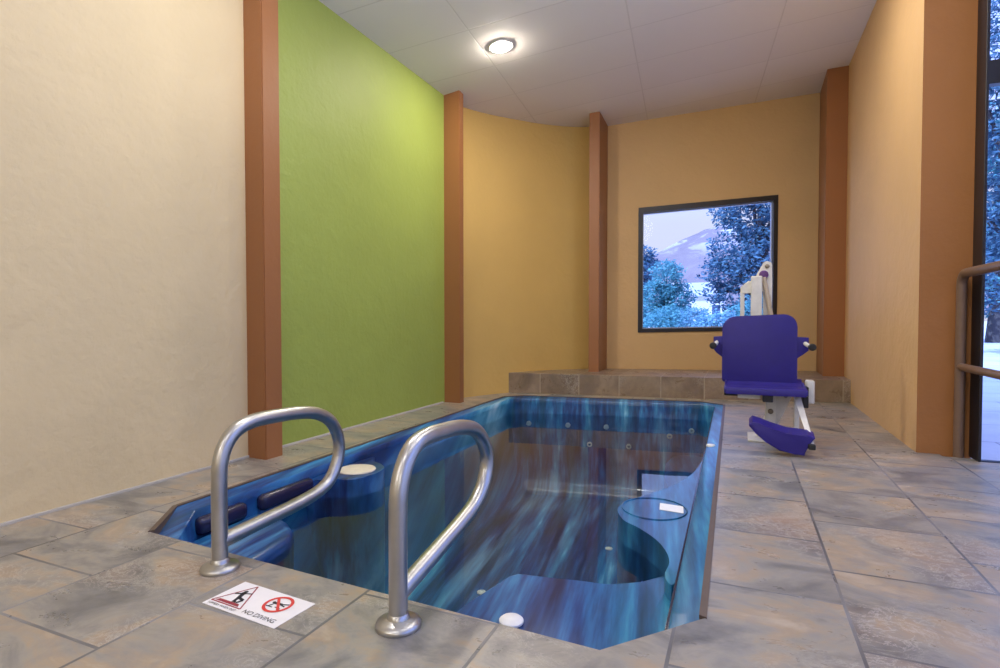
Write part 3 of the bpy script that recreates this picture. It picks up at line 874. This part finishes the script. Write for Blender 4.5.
# pale house beyond the shrubs
hs = thing('house', 'low white house beyond the trees in the picture window', 'house', (-3.4, 46, -.03))
bm = BM(); box(bm, (-5.6, 44, -.03), (-1.1, 49, 2.55)); obj('wall', bm, plain('white_house_wall', (.62, .60, .62), .8), hs)
bm = BM(); prism(bm, [(-5.9, 43.7, 2.55), (-.8, 43.7, 2.55), (-2.0, 43.7, 3.55), (-4.7, 43.7, 3.55)], (0, 5.6, 0), .05); obj('roof', bm, plain('grey_house_roof', (.55, .55, .62), .8), hs)
for xw in (-5.0, -3.9, -1.9):
    bm = BM(); box(bm, (xw, 43.96, 1.0), (xw + .55, 44.02, 1.9), .02); obj('window', bm, plain('house_window', (.05, .08, .16), .2), hs)

# mountain
bm = BM()
rnd = random.Random(5)
NX, NY = 90, 26
from mathutils import noise as mnoise
def ridge(x):
    pts = [(-260, 22), (-150, 34), (-97, 53), (-86, 68), (-57, 81), (-34, 93), (-12, 99), (20, 86), (70, 62), (160, 40), (300, 26)]
    for (a, za), (b, zb) in zip(pts, pts[1:]):
        if a <= x <= b: return za + (zb - za) * (x - a) / (b - a)
    return 20
grid = []
for j in range(NY):
    t = j / (NY - 1)
    row = []
    for i in range(NX):
        x = -250 + 520 * i / (NX - 1); y = 430 + 260 * t
        h = ridge(x) * (1 - abs(2 * t - 1.25) / 1.25 if t < .625 else 1 - (t - .625) * .6)
        nz = mnoise.fractal(Vector((x * .02, y * .02, 0)), .8, 2.1, 5)
        row.append(bm.verts.new((x, y, max(-1, h + nz * 9 * (.25 + abs(t - .625))))))
    grid.append(row)
for j in range(NY - 1):
    for i in range(NX - 1): bm.faces.new([grid[j][i], grid[j][i + 1], grid[j + 1][i + 1], grid[j + 1][i]])
s_ = NT('mauve_mountain_slope')
p = s_.pos()
nz = s_.noise(s_.mapv(p, scale=(.03, .03, .05)), 1, 6, .65, dist=.5)
sp = s_.n('ShaderNodeSeparateXYZ', Vector=p)
snow = s_.math('MULTIPLY', s_.ramp(nz, [(.5, (0, 0, 0)), (.56, (1, 1, 1))]), s_.ramp(s_.math('DIVIDE', sp.outputs[2], 100.0), [(.55, (0, 0, 0)), (.9, (1, 1, 1))]))
c = s_.mix(snow, s_.ramp(nz, [(.3, (.20, .155, .17)), (.7, (.29, .23, .235))]), (.55, .51, .55))
s_.base(c, .9, 0, .1)
obj('mountain', bm, s_.m, smooth=80, label='mauve mountain with snow patches behind the trees in the picture window', cat='mountain')

# ------------------------------------------------------------------ light
W = bpy.data.worlds.new('World'); S.world = W; W.use_nodes = True
wt = W.node_tree; bg = wt.nodes['Background']
tc = wt.nodes.new('ShaderNodeTexCoord'); sx = wt.nodes.new('ShaderNodeSeparateXYZ'); rp = wt.nodes.new('ShaderNodeValToRGB')
wt.links.new(tc.outputs['Generated'], sx.inputs[0]); wt.links.new(sx.outputs[2], rp.inputs[0]); wt.links.new(rp.outputs[0], bg.inputs[0])
cr = rp.color_ramp; cr.elements[0].position = 0; cr.elements[0].color = (.70, .70, .84, 1)
cr.elements[1].position = 1; cr.elements[1].color = (.75, 1.25, 3.4, 1)
e = cr.elements.new(.16); e.color = (.70, .74, .95, 1)
e = cr.elements.new(.45); e.color = (.85, 1.2, 2.9, 1)
bg.inputs[1].default_value = 1.1

def area(name, loc, d, size, power, col, size_y=None, portal=False):
    l = bpy.data.lights.new(name, 'AREA'); l.energy = power; l.color = col
    l.shape = 'RECTANGLE' if size_y else 'DISK'; l.size = size
    if size_y: l.size_y = size_y
    o = bpy.data.objects.new(name, l); COL.objects.link(o); o.location = loc
    o.rotation_euler = Vector(d).to_track_quat('-Z', 'Y').to_euler()
    if portal: l.cycles.is_portal = True
    return o
WARM = (1, .95, .89)
for x, y, w in ((-1.83, 1.9, 14), (-.5, -.4, 12), (-1.83, -1.4, 10), (.1, 4.3, 20), (.55, 1.2, 8)):
    area('ceiling_lamp', (x, y, zc(x) - .02), ln, .16, w, WARM)
for x, y, z, w in ((-1.5, -1.2, 1.7, 34), (.5, -1.6, 1.7, 36), (-1.1, 2.1, 2.45, 25), (.45, 2.5, 2.6, 33)):  # unseen point lights added to brighten the ceiling and walls
    l = bpy.data.lights.new('fill_point', 'POINT'); l.energy = w; l.color = WARM; l.shadow_soft_size = .3
    o = bpy.data.objects.new('fill_point', l); COL.objects.link(o); o.location = (x, y, z)
sun = bpy.data.lights.new('sun', 'SUN'); sun.energy = 6.5; sun.angle = .02; sun.color = (.55, .74, 1)
so = bpy.data.objects.new('sun', sun); COL.objects.link(so); so.rotation_euler = Vector((.50, .56, -.75)).to_track_quat('-Z', 'Y').to_euler()
area('storefront_portal', (2.7, YF + .08, 1.75), (0, -1, 0), 2.9, 1, (1, 1, 1), 3.5, portal=True)
area('side_portal', (XS + .06, .5, 1.8), (-1, 0, 0), 6.9, 1, (1, 1, 1), 3.6, portal=True).rotation_euler = Matrix(((0, 0, 1), (1, 0, 0), (0, 1, 0))).to_euler()
area('window_portal', bw(-.36, 1.42, .12), -BN, 1.55, 1, (1, 1, 1), 1.6, portal=True)

# ------------------------------------------------------------------ camera
F, H = 560.0, .8
yaw, pit = math.atan(240 / F), math.atan(14 / F)
cd = bpy.data.cameras.new('camera'); cam = bpy.data.objects.new('camera', cd); COL.objects.link(cam)
cd.sensor_fit = 'HORIZONTAL'; cd.sensor_width = 36; cd.lens = 36 * F / 1000; cd.clip_end = 2000; cd.clip_start = .02
fw = Vector((-math.sin(yaw) * math.cos(pit), math.cos(yaw) * math.cos(pit), -math.sin(pit)))
rt = Vector((math.cos(yaw), math.sin(yaw), 0)); up = rt.cross(fw)
cam.matrix_world = Matrix(((rt.x, up.x, -fw.x, 0), (rt.y, up.y, -fw.y, 0), (rt.z, up.z, -fw.z, H), (0, 0, 0, 1)))
S.camera = cam
S.view_settings.view_transform = 'Standard'; S.view_settings.look = 'None'
S.view_settings.gamma = 1; S.view_settings.use_curve_mapping = False
S.view_settings.exposure = 0.0
S.cycles.use_denoising = True
S.cycles.max_bounces = 12; S.cycles.transparent_max_bounces = 16
